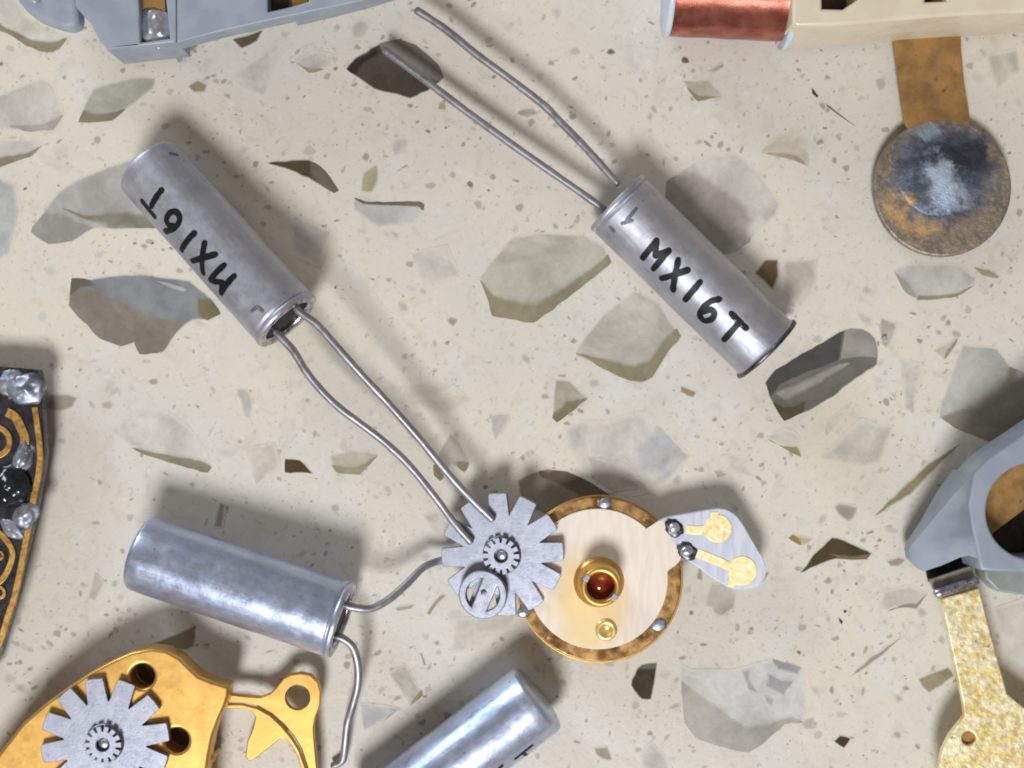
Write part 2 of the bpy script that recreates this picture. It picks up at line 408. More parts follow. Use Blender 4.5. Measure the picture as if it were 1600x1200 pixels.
CH = [   # (tone, fade px, outline, [(facet tone, fade, outline)...])
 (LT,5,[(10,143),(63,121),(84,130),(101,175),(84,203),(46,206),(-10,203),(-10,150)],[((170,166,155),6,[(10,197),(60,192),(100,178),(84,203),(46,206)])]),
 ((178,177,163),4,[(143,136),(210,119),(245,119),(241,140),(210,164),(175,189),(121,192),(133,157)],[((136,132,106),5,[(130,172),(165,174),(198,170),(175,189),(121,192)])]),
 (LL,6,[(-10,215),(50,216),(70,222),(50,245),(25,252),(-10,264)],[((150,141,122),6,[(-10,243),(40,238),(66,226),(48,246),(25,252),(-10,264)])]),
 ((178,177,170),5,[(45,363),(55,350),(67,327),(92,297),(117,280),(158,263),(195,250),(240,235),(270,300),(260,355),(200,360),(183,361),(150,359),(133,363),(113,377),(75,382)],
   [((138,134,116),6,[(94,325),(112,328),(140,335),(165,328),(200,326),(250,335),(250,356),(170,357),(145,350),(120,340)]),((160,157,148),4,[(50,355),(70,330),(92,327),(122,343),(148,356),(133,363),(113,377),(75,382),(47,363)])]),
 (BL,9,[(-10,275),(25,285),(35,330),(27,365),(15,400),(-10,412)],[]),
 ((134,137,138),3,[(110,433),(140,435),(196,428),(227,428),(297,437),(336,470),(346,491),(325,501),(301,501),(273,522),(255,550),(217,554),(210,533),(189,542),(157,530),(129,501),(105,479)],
   [((136,130,117),4,[(113,447),(150,450),(198,470),(225,487),(258,494),(290,500),(273,522),(255,550),(217,554),(210,533),(189,542),(157,530),(129,501),(107,478)]),((122,116,84),4,[(305,462),(330,468),(346,491),(325,501),(305,494)]),((176,180,182),3,[(240,437),(270,442),(296,452),(288,458),(262,450)]),((110,106,90),3,[(111,434),(140,437),(150,446),(128,450),(108,462)])]),  # the narrow pale facet paints a streak of glare onto the chip
 ((78,64,36),1.5,[(443,715),(469,717),(492,741),(443,740)],[]),
 (LL,6,[(172,673),(210,642),(262,642),(297,666),(322,701),(332,732),(325,739),(273,725),(227,711),(200,697)],[((146,139,115),3,[(204,699),(250,706),(292,712),(322,719),(332,732),(325,739),(273,725),(227,711)])]),
 (LT,5,[(367,606),(388,606),(397,627),(392,659),(381,652)],[]),
 ((188,183,164),4,[(513,710),(545,702),(575,704),(594,710),(578,725),(562,743),(525,738),(516,725)],[((158,152,124),4,[(516,725),(558,727),(592,711),(578,726),(562,743),(525,738)])]),
 ((168,163,147),4,[(75,615),(105,613),(124,620),(115,638),(95,645),(70,640)],[]),
 ((76,71,61),2.5,[(537,108),(555,88),(595,65),(625,61),(650,70),(667,84),(685,101),(695,122),(670,143),(641,156),(622,149),(583,140),(558,122)],
   [((126,122,114),14,[(592,68),(625,61),(650,70),(667,84),(685,101),(695,122),(672,130),(645,116),(615,104),(598,90)]),((48,45,40),5,[(540,108),(556,92),(590,72),(596,84),(570,100),(556,118)])]),
 (LT,5,[(545,42),(562,28),(580,38),(572,60),(552,63)],[]),
 (BL,6,[(551,308),(590,315),(660,315),(665,329),(650,350),(590,357),(551,329)],[((116,108,88),2.5,[(551,308),(572,315),(600,316),(655,314),(664,318),(663,331),(652,324),(600,322),(566,320)])]),
 ((176,167,140),4,[(565,270),(590,254),(594,280),(583,303),(562,301)],[]),
 ((84,74,54),2.5,[(415,255),(437,250),(483,247),(500,259),(515,275),(532,298),(522,304),(500,290),(462,270)],[((118,110,94),4,[(484,250),(500,259),(515,275),(531,298),(522,303),(505,292),(480,272)])]),
 (LT,6,[(607,224),(628,210),(642,217),(639,241),(614,248)],[]),
 (MD,4,[(817,168),(835,168),(844,178),(824,185),(803,178)],[]),
 ((184,181,166),3.5,[(747,433),(765,410),(800,370),(850,363),(915,366),(945,385),(957,410),(900,455),(870,480),(835,505),(800,500),(768,494),(761,460)],
   [((148,141,114),7,[(748,434),(772,460),(835,468),(870,452),(950,396),(957,411),(900,455),(835,505),(768,494),(761,464)])]),
 ((188,184,171),4,[(898,547),(940,491),(992,452),(1027,470),(1066,526),(1045,547),(1020,589),(1003,598),(975,592),(933,571),(898,559)],
   [((146,139,112),6,[(898,551),(945,557),(990,566),(1012,558),(1040,520),(1058,512),(1066,526),(1045,547),(1020,589),(1003,598),(975,592),(933,571)])]),
 ((172,166,148),3,[(866,592),(891,594),(922,624),(870,662),(861,652)],[((134,127,102),4,[(864,645),(884,622),(920,622),(870,662),(861,652)])]),
 ((200,197,188),9,[(881,671),(907,656),(950,656),(995,641),(1021,646),(1029,667),(1081,710),(1066,732),(1040,761),(991,776),(944,768),(907,732),(888,704)],
   [((184,184,182),12,[(985,700),(1026,664),(1065,702),(1045,745),(1000,742)]),((188,181,170),12,[(915,712),(980,722),(1010,760),(960,770),(925,748)])]),
 ((150,140,124),3,[(806,750),(830,738),(855,730),(885,736),(925,755),(958,776),(930,800),(860,810),(815,790)],[((112,100,84),5,[(840,735),(885,736),(925,755),(958,776),(920,790),(880,765),(845,750)])]),  # brown tones hold the shade that falls on this chip
 (LT,5,[(761,645),(800,645),(793,670),(772,690)],[]),
 ((186,181,166),3,[(676,722),(702,676),(716,683),(737,725),(726,740),(705,725),(691,753),(677,743)],[((128,121,94),3,[(676,724),(690,728),(694,748),(688,753),(677,743)]),((146,138,108),3,[(708,722),(720,716),(735,724),(726,740)])]),
 ((209,203,187),10,[(590,596),(695,589),(737,624),(702,652),(642,638)],[]),
 ((146,130,108),2.5,[(1061,601),(1091,612),(1084,624),(1061,613)],[]),
 ((196,193,185),5,[(1040,280),(1092,245),(1152,238),(1190,273),(1222,318),(1215,336),(1180,371),(1150,400),(1100,400),(1040,350)],
   [((166,161,150),9,[(1040,284),(1085,256),(1118,280),(1160,308),(1184,340),(1172,378),(1140,396),(1100,398),(1040,345)])]),
 ((118,98,72),4,[(1176,428),(1194,403),(1218,403),(1219,432),(1208,456)],[]),
 ((196,189,175),8,[(1222,407),(1281,400),(1281,442),(1267,463),(1250,484),(1222,452)],[]),
 ((182,175,158),4,[(1064,126),(1106,122),(1131,150),(1089,159)],[((150,140,118),3,[(1066,128),(1090,148),(1130,150),(1089,159)])]),
 (MD,3,[(1103,112),(1131,95),(1133,105),(1117,116)],[]),
 ((60,54,48),1.5,[(1267,133),(1281,150),(1278,155),(1267,147)],[]),
 ((110,104,100),2,[(1287,160),(1300,166),(1316,180),(1340,200),(1312,182),(1292,168)],[]),
 ((208,200,184),6,[(1187,238),(1215,210),(1250,196),(1267,210),(1266,262),(1243,247)],[((178,164,140),3,[(1187,238),(1240,238),(1268,264),(1240,250)])]),
 (LL,4,[(1285,336),(1316,346),(1309,371),(1292,367)],[]),
 ((190,189,181),5,[(1395,422),(1416,411),(1495,411),(1529,432),(1524,448),(1495,464),(1432,470),(1416,459)],[((148,141,116),3,[(1432,460),(1490,458),(1524,446),(1495,464),(1432,470)]),((172,168,158),4,[(1395,422),(1428,446),(1434,468),(1416,459)])]),
 ((166,150,128),3,[(1519,417),(1547,419),(1566,432),(1558,438),(1532,432)],[]),
 ((112,110,102),2,[(1194,598),(1211,577),(1319,514),(1349,513),(1369,528),(1373,545),(1372,570),(1316,608),(1303,621),(1259,645),(1225,660),(1204,627)],
   [((80,79,77),.5,[(1195,598),(1211,578),(1319,516),(1311,563),(1220,600),(1204,622)]),((154,150,142),.8,[(1320,515),(1349,514),(1368,528),(1372,545),(1371,561),(1345,558),(1312,563)]),((154,151,142),9,[(1208,614),(1311,566),(1332,566),(1285,600),(1226,630)]),((92,84,66),6,[(1206,628),(1225,634),(1262,626),(1256,645),(1225,659)])]),
 ((180,173,158),4,[(1374,495),(1403,503),(1398,527),(1385,548),(1374,537)],[]),
 (LL,4,[(1337,485),(1366,495),(1364,511),(1343,503)],[]),
 ((180,179,171),3.5,[(1503,537),(1558,543),(1575,565),(1590,585),(1615,592),(1615,692),(1550,690),(1500,672),(1465,655),(1465,640),(1480,600)],[((144,138,124),12,[(1468,652),(1505,630),(1545,600),(1578,572),(1615,590),(1615,692),(1550,690),(1490,668)])]),
 ((188,182,163),5,[(1456,548),(1498,524),(1495,537),(1474,564)],[((150,142,118),3,[(1474,564),(1478,545),(1498,526),(1495,537)])]),
 ((206,201,188),8,[(1403,558),(1450,569),(1437,598),(1429,650),(1412,640)],[]),
 ((198,193,177),3,[(1289,658),(1332,627),(1325,647),(1293,683),(1288,683)],[]),
 ((202,197,184),7,[(1345,650),(1374,663),(1397,665),(1377,726),(1340,730),(1280,717),(1293,703)],[]),
 ((201,199,189),6,[(1194,683),(1226,667),(1244,674),(1255,690),(1253,715),(1235,706),(1217,695)],[((152,141,98),3,[(1197,685),(1225,698),(1247,695),(1253,715),(1235,706)])]),
 ((170,163,148),4,[(1300,791),(1311,784),(1343,791),(1334,814),(1325,818),(1307,805)],[]),
 ((140,130,100),4,[(1365,808),(1390,778),(1449,722),(1500,692),(1474,722),(1425,774)],[]),
 ((184,172,134),3,[(1230,841),(1239,834),(1273,841),(1255,854)],[((146,128,76),3,[(1230,841),(1239,834),(1250,840),(1254,854)])]),
 (LL,6,[(1127,710),(1170,712),(1181,746),(1150,744)],[]),
 ((80,70,46),2,[(1248,897),(1264,874),(1299,838),(1320,843),(1365,864),(1355,876),(1330,876),(1306,874),(1285,881)],[((122,110,78),4,[(1290,864),(1330,868),(1362,864),(1355,875),(1310,872)])]),
 ((182,177,165),3.5,[(1100,948),(1110,910),(1131,910),(1152,927),(1148,951),(1131,964),(1113,960),(1113,950)],[]),
 ((168,160,132),4,[(1383,878),(1404,867),(1418,874),(1404,887),(1390,887)],[]),
 ((206,201,189),6,[(1370,955),(1380,922),(1420,912),(1440,922),(1450,926),(1432,952),(1412,949),(1390,955)],[((160,153,134),2.5,[(1384,956),(1412,943),(1432,943),(1450,926),(1432,952),(1412,949)])]),
 ((166,158,138),2,[(1327,1059),(1355,1030),(1410,994),(1385,1020),(1352,1045)],[]),
 ((152,142,116),3,[(1432,1060),(1482,1040),(1494,1057),(1452,1086),(1440,1075)],[]),
 ((70,58,42),2,[(1300,1160),(1312,1147),(1332,1152),(1320,1171)],[]),
 ((34,34,42),1.5,[(1307,962),(1320,970),(1316,979)],[]),
 ((76,78,98),1.5,[(1316,951),(1325,952),(1323,959),(1317,959)],[]),
 ((62,56,40),2,[(984,1071),(993,1045),(1003,1037),(1028,1034),(1024,1066),(1019,1094),(1001,1094)],[((112,110,98),3,[(994,1045),(1003,1038),(1027,1035),(1024,1046),(1004,1047)])]),
 ((203,203,199),5,[(1064,1034),(1079,1045),(1150,1045),(1205,1028),(1254,1042),(1261,1092),(1257,1129),(1226,1131),(1200,1155),(1171,1176),(1132,1168),(1090,1155),(1069,1129),(1062,1066)],
   [((176,173,162),5,[(1064,1062),(1095,1080),(1130,1105),(1165,1132),(1210,1124),(1240,1118),(1257,1129),(1226,1131),(1200,1155),(1171,1176),(1132,1168),(1090,1155),(1069,1129)]),
    ((168,168,166),3,[(1157,1047),(1173,1044),(1172,1060),(1186,1083),(1168,1080)]),((166,166,164),3,[(1198,1050),(1220,1060),(1243,1062),(1226,1090),(1195,1075)]),((162,162,160),3,[(1205,1029),(1253,1043),(1248,1056),(1215,1048)]),((170,170,168),3,[(1193,1085),(1212,1092),(1208,1105),(1194,1100)])]),
 ((160,152,132),3,[(925,1168),(951,1165),(959,1189),(948,1190),(930,1181)],[]),
 (LL,6,[(998,1181),(1016,1157),(1043,1181),(1048,1210),(1010,1210)],[]),
 ((164,157,136),2.5,[(614,950),(648,942),(646,951),(620,957)],[]),
 ((162,154,128),2.5,[(664,960),(672,946),(688,928),(700,928),(684,944),(672,964)],[]),
 ((194,190,176),4,[(606,1052),(632,1035),(662,1086),(640,1104),(626,1080)],[((158,151,126),2.5,[(640,1104),(644,1092),(660,1076),(662,1087)])]),
 (BL,6,[(560,1098),(600,1100),(626,1106),(600,1128),(568,1144)],[((160,159,148),4,[(600,1128),(604,1118),(626,1106)])]),
 ((206,201,188),5,[(712,964),(808,960),(796,980),(732,1016),(714,1022),(700,1022),(708,1000)],[]),
 ((164,156,134),2,[(654,1020),(660,1019),(667,1040),(662,1042)],[]),
 ((142,128,108),3,[(224,1011),(308,974),(306,1011),(290,1018)],[]),  # shade beside the gold plate is put into this brown
 ((188,183,168),4,[(147,892),(166,910),(150,941),(135,936)],[]),
 ((164,148,128),4,[(332,825),(341,783),(353,787),(350,825)],[]),  # brown carries the crystal's shadow as chip colour
 ((200,196,184),4,[(-10,-10),(25,-6),(40,25),(75,50),(112,56),(105,68),(75,82),(40,72),(15,50),(-10,42)],[((142,134,110),6,[(-10,30),(20,46),(50,60),(85,62),(108,58),(92,78),(72,82),(40,72),(12,52),(-10,44)])]),
 ((92,82,70),3,[(360,61),(413,45),(403,66),(378,79)],[]),
 ((198,194,181),6,[(458,94),(490,77),(525,84),(518,105),(483,115)],[((170,163,142),3,[(458,94),(475,104),(510,108),(483,115)])]),
 ((160,150,122),4,[(290,135),(308,122),(327,130),(322,147),(301,147)],[]),
 ((203,199,189),8,[(357,122),(385,98),(441,56),(451,66),(413,154),(381,140)],[]),
 ((208,204,196),9,[(975,70),(1031,77),(1020,108),(992,121),(971,98)],[]),
 ((170,162,144),3,[(1112,735),(1126,731),(1139,742),(1120,750)],[]),
 ((196,191,177),7,[(1540,85),(1590,75),(1598,110),(1560,140),(1545,115)],[]),
 ((203,199,188),8,[(1552,950),(1610,930),(1610,1060),(1570,1040)],[]),
 ((202,198,187),9,[(660,805),(700,790),(730,830),(690,850)],[]),
 ((160,150,128),2.5,[(1180,905),(1195,890),(1204,895),(1192,915)],[]),
 ((160,150,130),2.5,[(1095,870),(1086,905),(1100,910)],[]),
 ((196,191,178),7,[(380,700),(430,690),(440,730),(400,760)],[]),
 ((207,203,192),8,[(450,330),(520,360),(500,420),(455,400)],[]),
 ((206,202,191),8,[(640,395),(700,380),(720,430),(660,450)],[]),
]
for i, (tone, fade, pts, facets) in enumerate(CH):
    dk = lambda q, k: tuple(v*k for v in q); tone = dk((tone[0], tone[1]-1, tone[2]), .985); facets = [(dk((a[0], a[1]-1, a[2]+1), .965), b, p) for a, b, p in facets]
    o = link('stone_chip', flat_chip(pts, fade*1.25+.8, .004 + i*.00006), None, counter)
    o.color = c4(tone); o['is_facet'] = 0.0; o['under'] = lin(tone)
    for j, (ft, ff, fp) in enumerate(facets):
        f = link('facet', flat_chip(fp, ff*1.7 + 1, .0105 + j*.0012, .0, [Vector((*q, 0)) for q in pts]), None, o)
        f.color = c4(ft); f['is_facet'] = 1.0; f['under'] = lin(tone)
# countless fine grit between the chips
def fine_grit():
    V, F, cov, ton = [], [], [], []
    tones = [(178,171,156), (156,149,134), (188,182,170), (168,161,146), (132,123,104), (192,189,182), (160,153,138), (98,89,72)]
    wts = [24, 12, 24, 20, 3, 12, 14, .4]
    def add(x, y, r, asp, rot, tone, soft, z):
        n = 7; b = len(V); col = c4(tone)
        V.append((x, y, z)); cov.append(1.0); ton.append(col)
        rs = [random.uniform(.6, 1.1) for _ in range(n)]
        for ring, cv in ((.72, 1.0 - soft*.5), (1.0, 0.0)):
            for k in range(n):
                a = 2*math.pi*k/n
                px, py = math.cos(a)*r*rs[k]*ring, math.sin(a)*r*rs[k]*ring*asp
                V.append((x+px*math.cos(rot)-py*math.sin(rot), y+px*math.sin(rot)+py*math.cos(rot), z)); cov.append(cv); ton.append(col)
        for k in range(n):
            j = (k+1) % n
            F.append((b, b+1+k, b+1+j)); F.append((b+1+k, b+1+n+k, b+1+n+j, b+1+j))
    for i in range(15000):
        x, y = random.uniform(-22, 22), random.uniform(-17, 17)
        if noise.noise(Vector((x*.35, y*.35, 3.3))) + random.uniform(-.35, .45) < -.08: continue
        r = .024 + .15*random.random()**3.4
        rot = random.gauss(.25, .55) if random.random() < .7 else random.uniform(0, 3.14)
        t = random.choices(tones, wts)[0]; e = random.randint(-6, 6); t = tuple(v + e for v in t)
        add(x, y, r, random.choice((.35, .5, .6, .8, .9)), rot, t, random.uniform(.3, .9), .0010 + (i % 40)*.00005)
    for i in range(1100):
        x, y = random.uniform(-22, 22), random.uniform(-17, 17)
        e = random.randint(172, 200)
        add(x, y, .07 + .20*random.random()**2, random.uniform(.4, .95), random.uniform(0, 3.14), (e, e-4, e-13), random.uniform(.5, 1.3), .0005 + (i % 40)*.00001)
    for i in range(220):                                  # larger pale chips, only beyond the part in view
        x, y = random.uniform(-30, 30), random.uniform(-26, 26)
        if abs(x) < 15.5 and abs(y) < 12: continue
        add(x, y, random.uniform(.3, 1.1), random.uniform(.4, .9), random.uniform(0, 3), random.choice([LT, MD, LL, OL, (110, 100, 80)]), .2, .0035)
    m = new_mesh('grit', V, F)
    a = m.attributes.new('cover', 'FLOAT', 'POINT'); a.data.foreach_set('value', cov)
    a = m.attributes.new('tone', 'FLOAT_COLOR', 'POINT'); a.data.foreach_set('color', [x for c in ton for x in c])
    return m
g = link('fine_grit', fine_grit(), M_fine, counter); g['kind'] = 'stuff'

# ------------------------------------------------------------------ quartz crystals
def crystal(label, e0, e1, R, seal_end, leads, mtin, strokes=(), faint=(), ink=7.5, flare=False, lift=0.0):
    """e0 = closed end, e1 = sealed end (photo px, on the axis)"""
    a, b = P(*e0, R), P(*e1, R+lift); d = (b-a).normalized(); L = (b-a).length
    root = thing('quartz_crystal', label, 'crystal', (*((a+b)/2).xy, 0), 'loose quartz crystals in metal cans')
    if flare: head = [(0, 0), (-.01, R*.5), (0, R*.86), (.02, R*.97), (.05, R*1.045), (.10, R*1.05), (.15, R*1.01), (.22, R)]
    else: head = [(0, 0), (.0, R*.72), (.015, R*.84), (.05, R*.93), (.10, R*.98), (.17, R)]
    body = head + [(.22 + (L-.5)*k/24, R) for k in range(1, 25)] + [(L-.20, R), (L-.185, R*.965), (L-.165, R*.965), (L-.15, R*1.01), (L-.06, R*1.02), (L-.01, R*.99)]
    can = link('can', lathe(a, d, body, 72, .012), mtin, root)
    link('rim', lathe(a, d, [(L-.012, R*.985), (L+.005, R*.93), (L+.005, R*.80), (L-.02, R*.74), (L-.10, R*.73)], 64), M_rim, root)
    link('glass_seal', lathe(a, d, [(L-.09, R*.74), (L-.085, R*.4), (L-.07, R*.2), (L-.075, 0)], 40), M_seal, root)
    if flare: link('end_lip', lathe(a, d, [(.03, R*1.02), (.035, R*1.07), (.06, R*1.09), (.11, R*1.09), (.135, R*1.07), (.14, R*1.0)], 64), M_steel_dark, root)
    for pts, zs in leads:
        n = len(pts)
        W = [P(p[0], p[1], zs[0] + (zs[1]-zs[0])*(i/(n-1)) if len(zs) == 2 else zs[i]) for i, p in enumerate(pts)]
        W = [W[0] - d*.22] + W
        link('lead', tube(catmull(W, 7), .104, 14, .10), M_lead, root)
    O = Vector((0, 0, H)); u = Vector((0, 0, 1)); u = (u - d*u.dot(d)).normalized(); v = d.cross(u)
    def to_uv(px, py, Rr):
        q = P(px, py, 0); rd = (q-O).normalized()
        oc = O-a; A = rd - d*rd.dot(d); B = oc - d*oc.dot(d)
        qa, qb, qc = A.dot(A), 2*A.dot(B), B.dot(B)-Rr*Rr
        disc = qb*qb-4*qa*qc
        t = (-qb - math.sqrt(max(disc, 0)))/(2*qa); hit = O+rd*t
        rel = hit-a; ax = rel.dot(d); rad = rel - d*ax
        return Vector((ax, math.atan2(rad.dot(v), rad.dot(u))*R, 0))
    def stroke_mesh(sts, wpx):
        V, F = [], []; k = 0
        def emit(pl, smooth):
            nonlocal k
            rr = R + .0065 + .0012*(k % 9); k += 1
            uv = [to_uv(x, y, R) for x, y in pl]
            if smooth: uv = catmull(uv, 6)
            else:
                n = max(2, int((uv[1]-uv[0]).length/.05)); uv = [uv[0].lerp(uv[1], i/n) for i in range(n+1)]
            wd = wpx/S*.97; t0 = (uv[0]-uv[1]).normalized(); t1 = (uv[-1]-uv[-2]).normalized()
            rows = [(uv[0]+t0*wd*.5, .25), (uv[0]+t0*wd*.36, .72)] + [(p, 1.0) for p in uv] + [(uv[-1]+t1*wd*.36, .72), (uv[-1]+t1*wd*.5, .25)]
            base = len(V)
            for i, (p, s) in enumerate(rows):
                a_, b_ = rows[max(i-1, 0)][0], rows[min(i+1, len(rows)-1)][0]
                t = (b_-a_).normalized(); nn = Vector((-t.y, t.x, 0))
                s *= 1 + .16*noise.noise(p*9)
                for c in (-1, -.33, .33, 1):
                    q = p + nn*c*wd*.5*s; th = q.y/R
                    V.append(a + d*q.x + (u*math.cos(th) + v*math.sin(th))*rr)
            for i in range(len(rows)-1):
                for c in range(3):
                    x = base+i*4+c; F.append((x, x+1, x+5, x+4))
        for st in sts:
            if len(st) > 5: emit(st, True)
            else:
                for p, q in zip(st, st[1:]): emit((p, q), False)
        return new_mesh('ink', V, F, True)
    for ch in strokes: link('letter', stroke_mesh(ch, ink), M_ink, can)
    for ch in faint: link('worn_mark', stroke_mesh([ch], ink*.6), M_faint, can)
    return root
zA = lambda s, k, o: [[(x/k+o[0], y/k+o[1]) for x, y in st] for st in s]
zL = lambda s, k, o: [zA(ch, k, o) for ch in s]
A_st = zL([[[(255,308),(200,395)], [(150,370),(216,452)]],
           [[(276,535),(314,523),(346,495),(356,458),(336,428),(303,432),(283,466),(293,498),(322,506)]],
           [[(436,545),(366,638)]], [[(493,600),(484,765)], [(425,698),(552,662)]],
           [[(600,722),(525,804),(594,818),(584,876),(655,782)]]], 3.53, (180, 210))
A_ft = zA([[(755,972),(785,950),(812,972)], [(305,105),(340,112)]], 3.53, (180, 210))
B_st = zL([[[(324,490),(397,398),(392,478),(462,452),(382,548)]], [[(513,503),(486,662)], [(426,600),(564,556)]],
           [[(630,620),(552,714)]], [[(732,712),(690,722),(650,755),(630,795),(650,826),(690,820),(708,790),(685,768),(648,780)]],
           [[(800,790),(876,866)], [(835,842),(760,928)]]], 3.43, (910, 260))
B_ft = zA([[(288,228),(240,285)], [(150,325),(168,345)], [(215,305),(265,290)]], 3.43, (910, 260))
D_st = [[[(831,1165),(806,1185)], [(818,1177),(827,1184)]], [[(784,1197),(776,1206)]]]
crystal('dull metal crystal can with upside down lettering, its leads ending on the gear',
        (230, 257), (450, 503), .935, 1,
        [([(470,489),(495,507),(522,537),(560,580),(610,634),(655,685),(690,728),(715,757),(745,788),(770,812)], [1.9,1.9,1.87,1.78,1.62,1.48,1.37,1.29,1.21,1.16]),
         ([(437,525),(458,548),(478,580),(502,610),(530,637),(562,661),(600,690),(640,728),(680,777),(708,815),(736,847)], [1.58,1.56,1.52,1.47,1.42,1.37,1.3,1.22,1.13,1.07,1.04])], M_tin, A_st, A_ft, 9.8, lift=.8)
crystal('dull metal crystal can with upright black lettering and two leads pointing to the upper left',
        (1201, 549), (962, 314), .965, 0,
        [([(956,277),(915,231),(877,192),(849,164),(800,126),(747,87),(695,45),(651,16)], [1.1,1.05,1.0,.98,.98,.98,.95,.92]),
         ([(934,320),(870,275),(800,226),(730,175),(660,122),(601,78)], [.9,.85,.82,.78,.74,.66])], M_tin, B_st, B_ft, 10.0, flare=True)
crystal('unmarked metal crystal can whose two leads curve apart, one to the gear, one downward',
        (216, 862), (536, 970), 1.0, 1,
        [([(551,949),(579,951),(607,937),(635,913),(660,888),(681,878),(702,873)], [1.5,1.42,1.27,1.06,.82,.6,.5]),
         ([(536,998),(551,1011),(559,1038),(559,1070),(551,1102),(543,1130),(539,1165),(535,1188),(520,1197)], [1.3,1.25,1.1,.95,.75,.55,.38,.25,.16])], M_tin_blue, lift=.42)
crystal('shiny bluish metal crystal can cut off by the bottom edge of the picture',
        (844, 1087), (580, 1291), 1.0, 0,
        [([(566,1290),(520,1330),(480,1370)], [1.0,.6]), ([(588,1310),(540,1350),(500,1390)], [1.0,.6])], M_tin_blue, D_st, (), 6.5)

# ------------------------------------------------------------------ star gears
def gear(label, px, py, z, rpx, phase, tilt, nteeth=12):
    root = thing('gear_wheel', label, 'gear', P(px, py, z), 'twelve tooth steel gears')
    k = (1-z/H)/S; ro, ri, tw = rpx*k, rpx*.63*k, 30*k
    out = []
    for i in range(nteeth):
        a = R_(phase + 360/nteeth*i); c, s = math.cos(a), math.sin(a)
        def q(r, t): return (r*c - t*s, r*s + t*c)
        out += [q(ri, -tw*.54), q(ro*.985, -tw*.48), q(ro, -tw*.40), q(ro*1.005, 0), q(ro, tw*.40), q(ro*.985, tw*.48), q(ri, tw*.54)]
    th = .17
    link('toothed_disc', prism(out, 0, th, .014, res=1), M_steel, root, False)
    # pinion: hub, ring of leaves, pivot
    pr = 29*k
    leaf = []
    for i in range(14):
        a0 = 2*math.pi*i/14
        for da, r in ((-.17, pr*.72), (-.14, pr), (.14, pr), (.17, pr*.72)):
            leaf.append((r*math.cos(a0+da), r*math.sin(a0+da)))
    link('pinion', prism(leaf, th+.002, th+.20, .008, [[(11*k*math.cos(-t*.3927), 11*k*math.sin(-t*.3927)) for t in range(16)]], res=1), M_steel, root, False)
    m = lathe(Vector((0, 0, th+.005)), Vector((0, 0, 1)), [(0, pr*1.05), (.004, pr*1.05), (.005, pr*.3)], 40)
    link('recess_ring', m, M_steel, root, False)
    m = lathe(Vector((0, 0, th)), Vector((0, 0, 1)), [(0, 9*k), (.06, 9*k), (.10, 6*k), (.11, 0)], 24)
    link('pivot', m, M_solder, root, False)
    root.rotation_euler = tilt
    return root
gear('steel star gear lying on the pale disc under two crystal leads', 786, 865, .85, 96, 4, (R_(3.5), R_(-8.5), 0))
gear('steel star gear lying on the gold plate', 167, 1158, 1.53, 100, 10, (R_(.3), R_(-.3), 0))
# small ring on the first gear
root = thing('spacer_ring', 'small flat steel ring with a crossbar lying on a gear tooth', 'ring', P(756, 927, 1.05))
z = .0; k = 1/S*.98
arc = lambda r, a0, a1, n=20: [(r*k*math.cos(R_(a0+(a1-a0)*i/n)), r*k*math.sin(R_(a0+(a1-a0)*i/n))) for i in range(n+1)]
rot = -22
h1 = arc(26, 110+rot, 250+rot); h2 = arc(26, -55+rot, 55+rot)
link('ring', prism([(37.5*k*math.cos(2*math.pi*i/56), 37.5*k*math.sin(2*math.pi*i/56)) for i in range(56)], 0, .2, .03, [h1, h2]), M_steel, root, False)
link('pivot_dimple', lathe(Vector((.03, .07, .203)), Vector((0, 0, 1)), [(0, 5*k), (.004, 4*k), (.004, 0)], 20), M_steel_dark, root, False)
root.rotation_euler = (R_(3), R_(-8), 0)

# ------------------------------------------------------------------ pale contact disc with gold rim, bushing and tail
root = thing('contact_disc', 'round pale disc with gold rim, ruby bushing and a tail with two gold pads', 'watch part', (*P(936, 906).xy, 0))
zt = .95
link('hub', lathe(P(936, 905, 0), Vector((0, 0, 1)), [(0, 0), (0, .9), (.3, .95), (.32, 1.5), (zt-.3, 1.5)], 48), M_gold, root)
link('gold_rim', prism(circ(936, 905, 129, zt, 96), zt-.45, zt-.02, .03, [circ(936, 905, 100, zt, 60)]), M_gold_dull, root)
link('rim_lip', prism(circ(936, 905, 131, zt-.12, 96), zt-.34, zt-.10, .02, [circ(936, 905, 122, zt-.12, 80)]), M_gold, root)
dpts = circ(934, 905, 110, zt+.05, 72)
def inside_neck(p): return False
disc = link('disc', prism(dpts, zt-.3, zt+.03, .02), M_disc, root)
tail = [(1000,838),(1016,824),(1036,810),(1070,803),(1099,798),(1118,795),(1136,797),(1154,810),(1176,846),(1194,878),(1196,899),(1186,915),(1167,920),(1144,919),(1115,904),(1080,879),(1066,872),(1040,856)]
tl = link('tail_board', prism(pp(tail, zt), zt-.2, zt+.024, .02, smooth_pts=3), M_tail, root)
neck = [(985,835),(1010,826),(1034,813),(1044,834),(1060,860),(1064,872),(1057,882),(1046,890),(1030,900),(990,880)]
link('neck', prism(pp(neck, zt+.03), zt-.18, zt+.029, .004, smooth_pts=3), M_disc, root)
def pad(cx, cy, r, arm, nub):
    z1 = zt+.045
    p = link('contact_pad', prism(circ(cx, cy, r, z1, 30), zt, z1, .012), M_pad, root)
    link('pad_arm', prism(ribbon_outline(pp(arm, z1), 13/S), zt, z1-.002, .006), M_pad, p)
    link('pad_nub', prism(pp(nub, z1), zt, z1-.004, .006), M_pad, p)
pad(1122, 826, 22, [(1073,827),(1090,829),(1108,827)], [(1110,800),(1122,799),(1124,812),(1110,812)])
pad(1160, 892, 23, [(1089,864),(1115,874),(1145,887)], [(1140,902),(1154,908),(1148,918),(1138,917)])
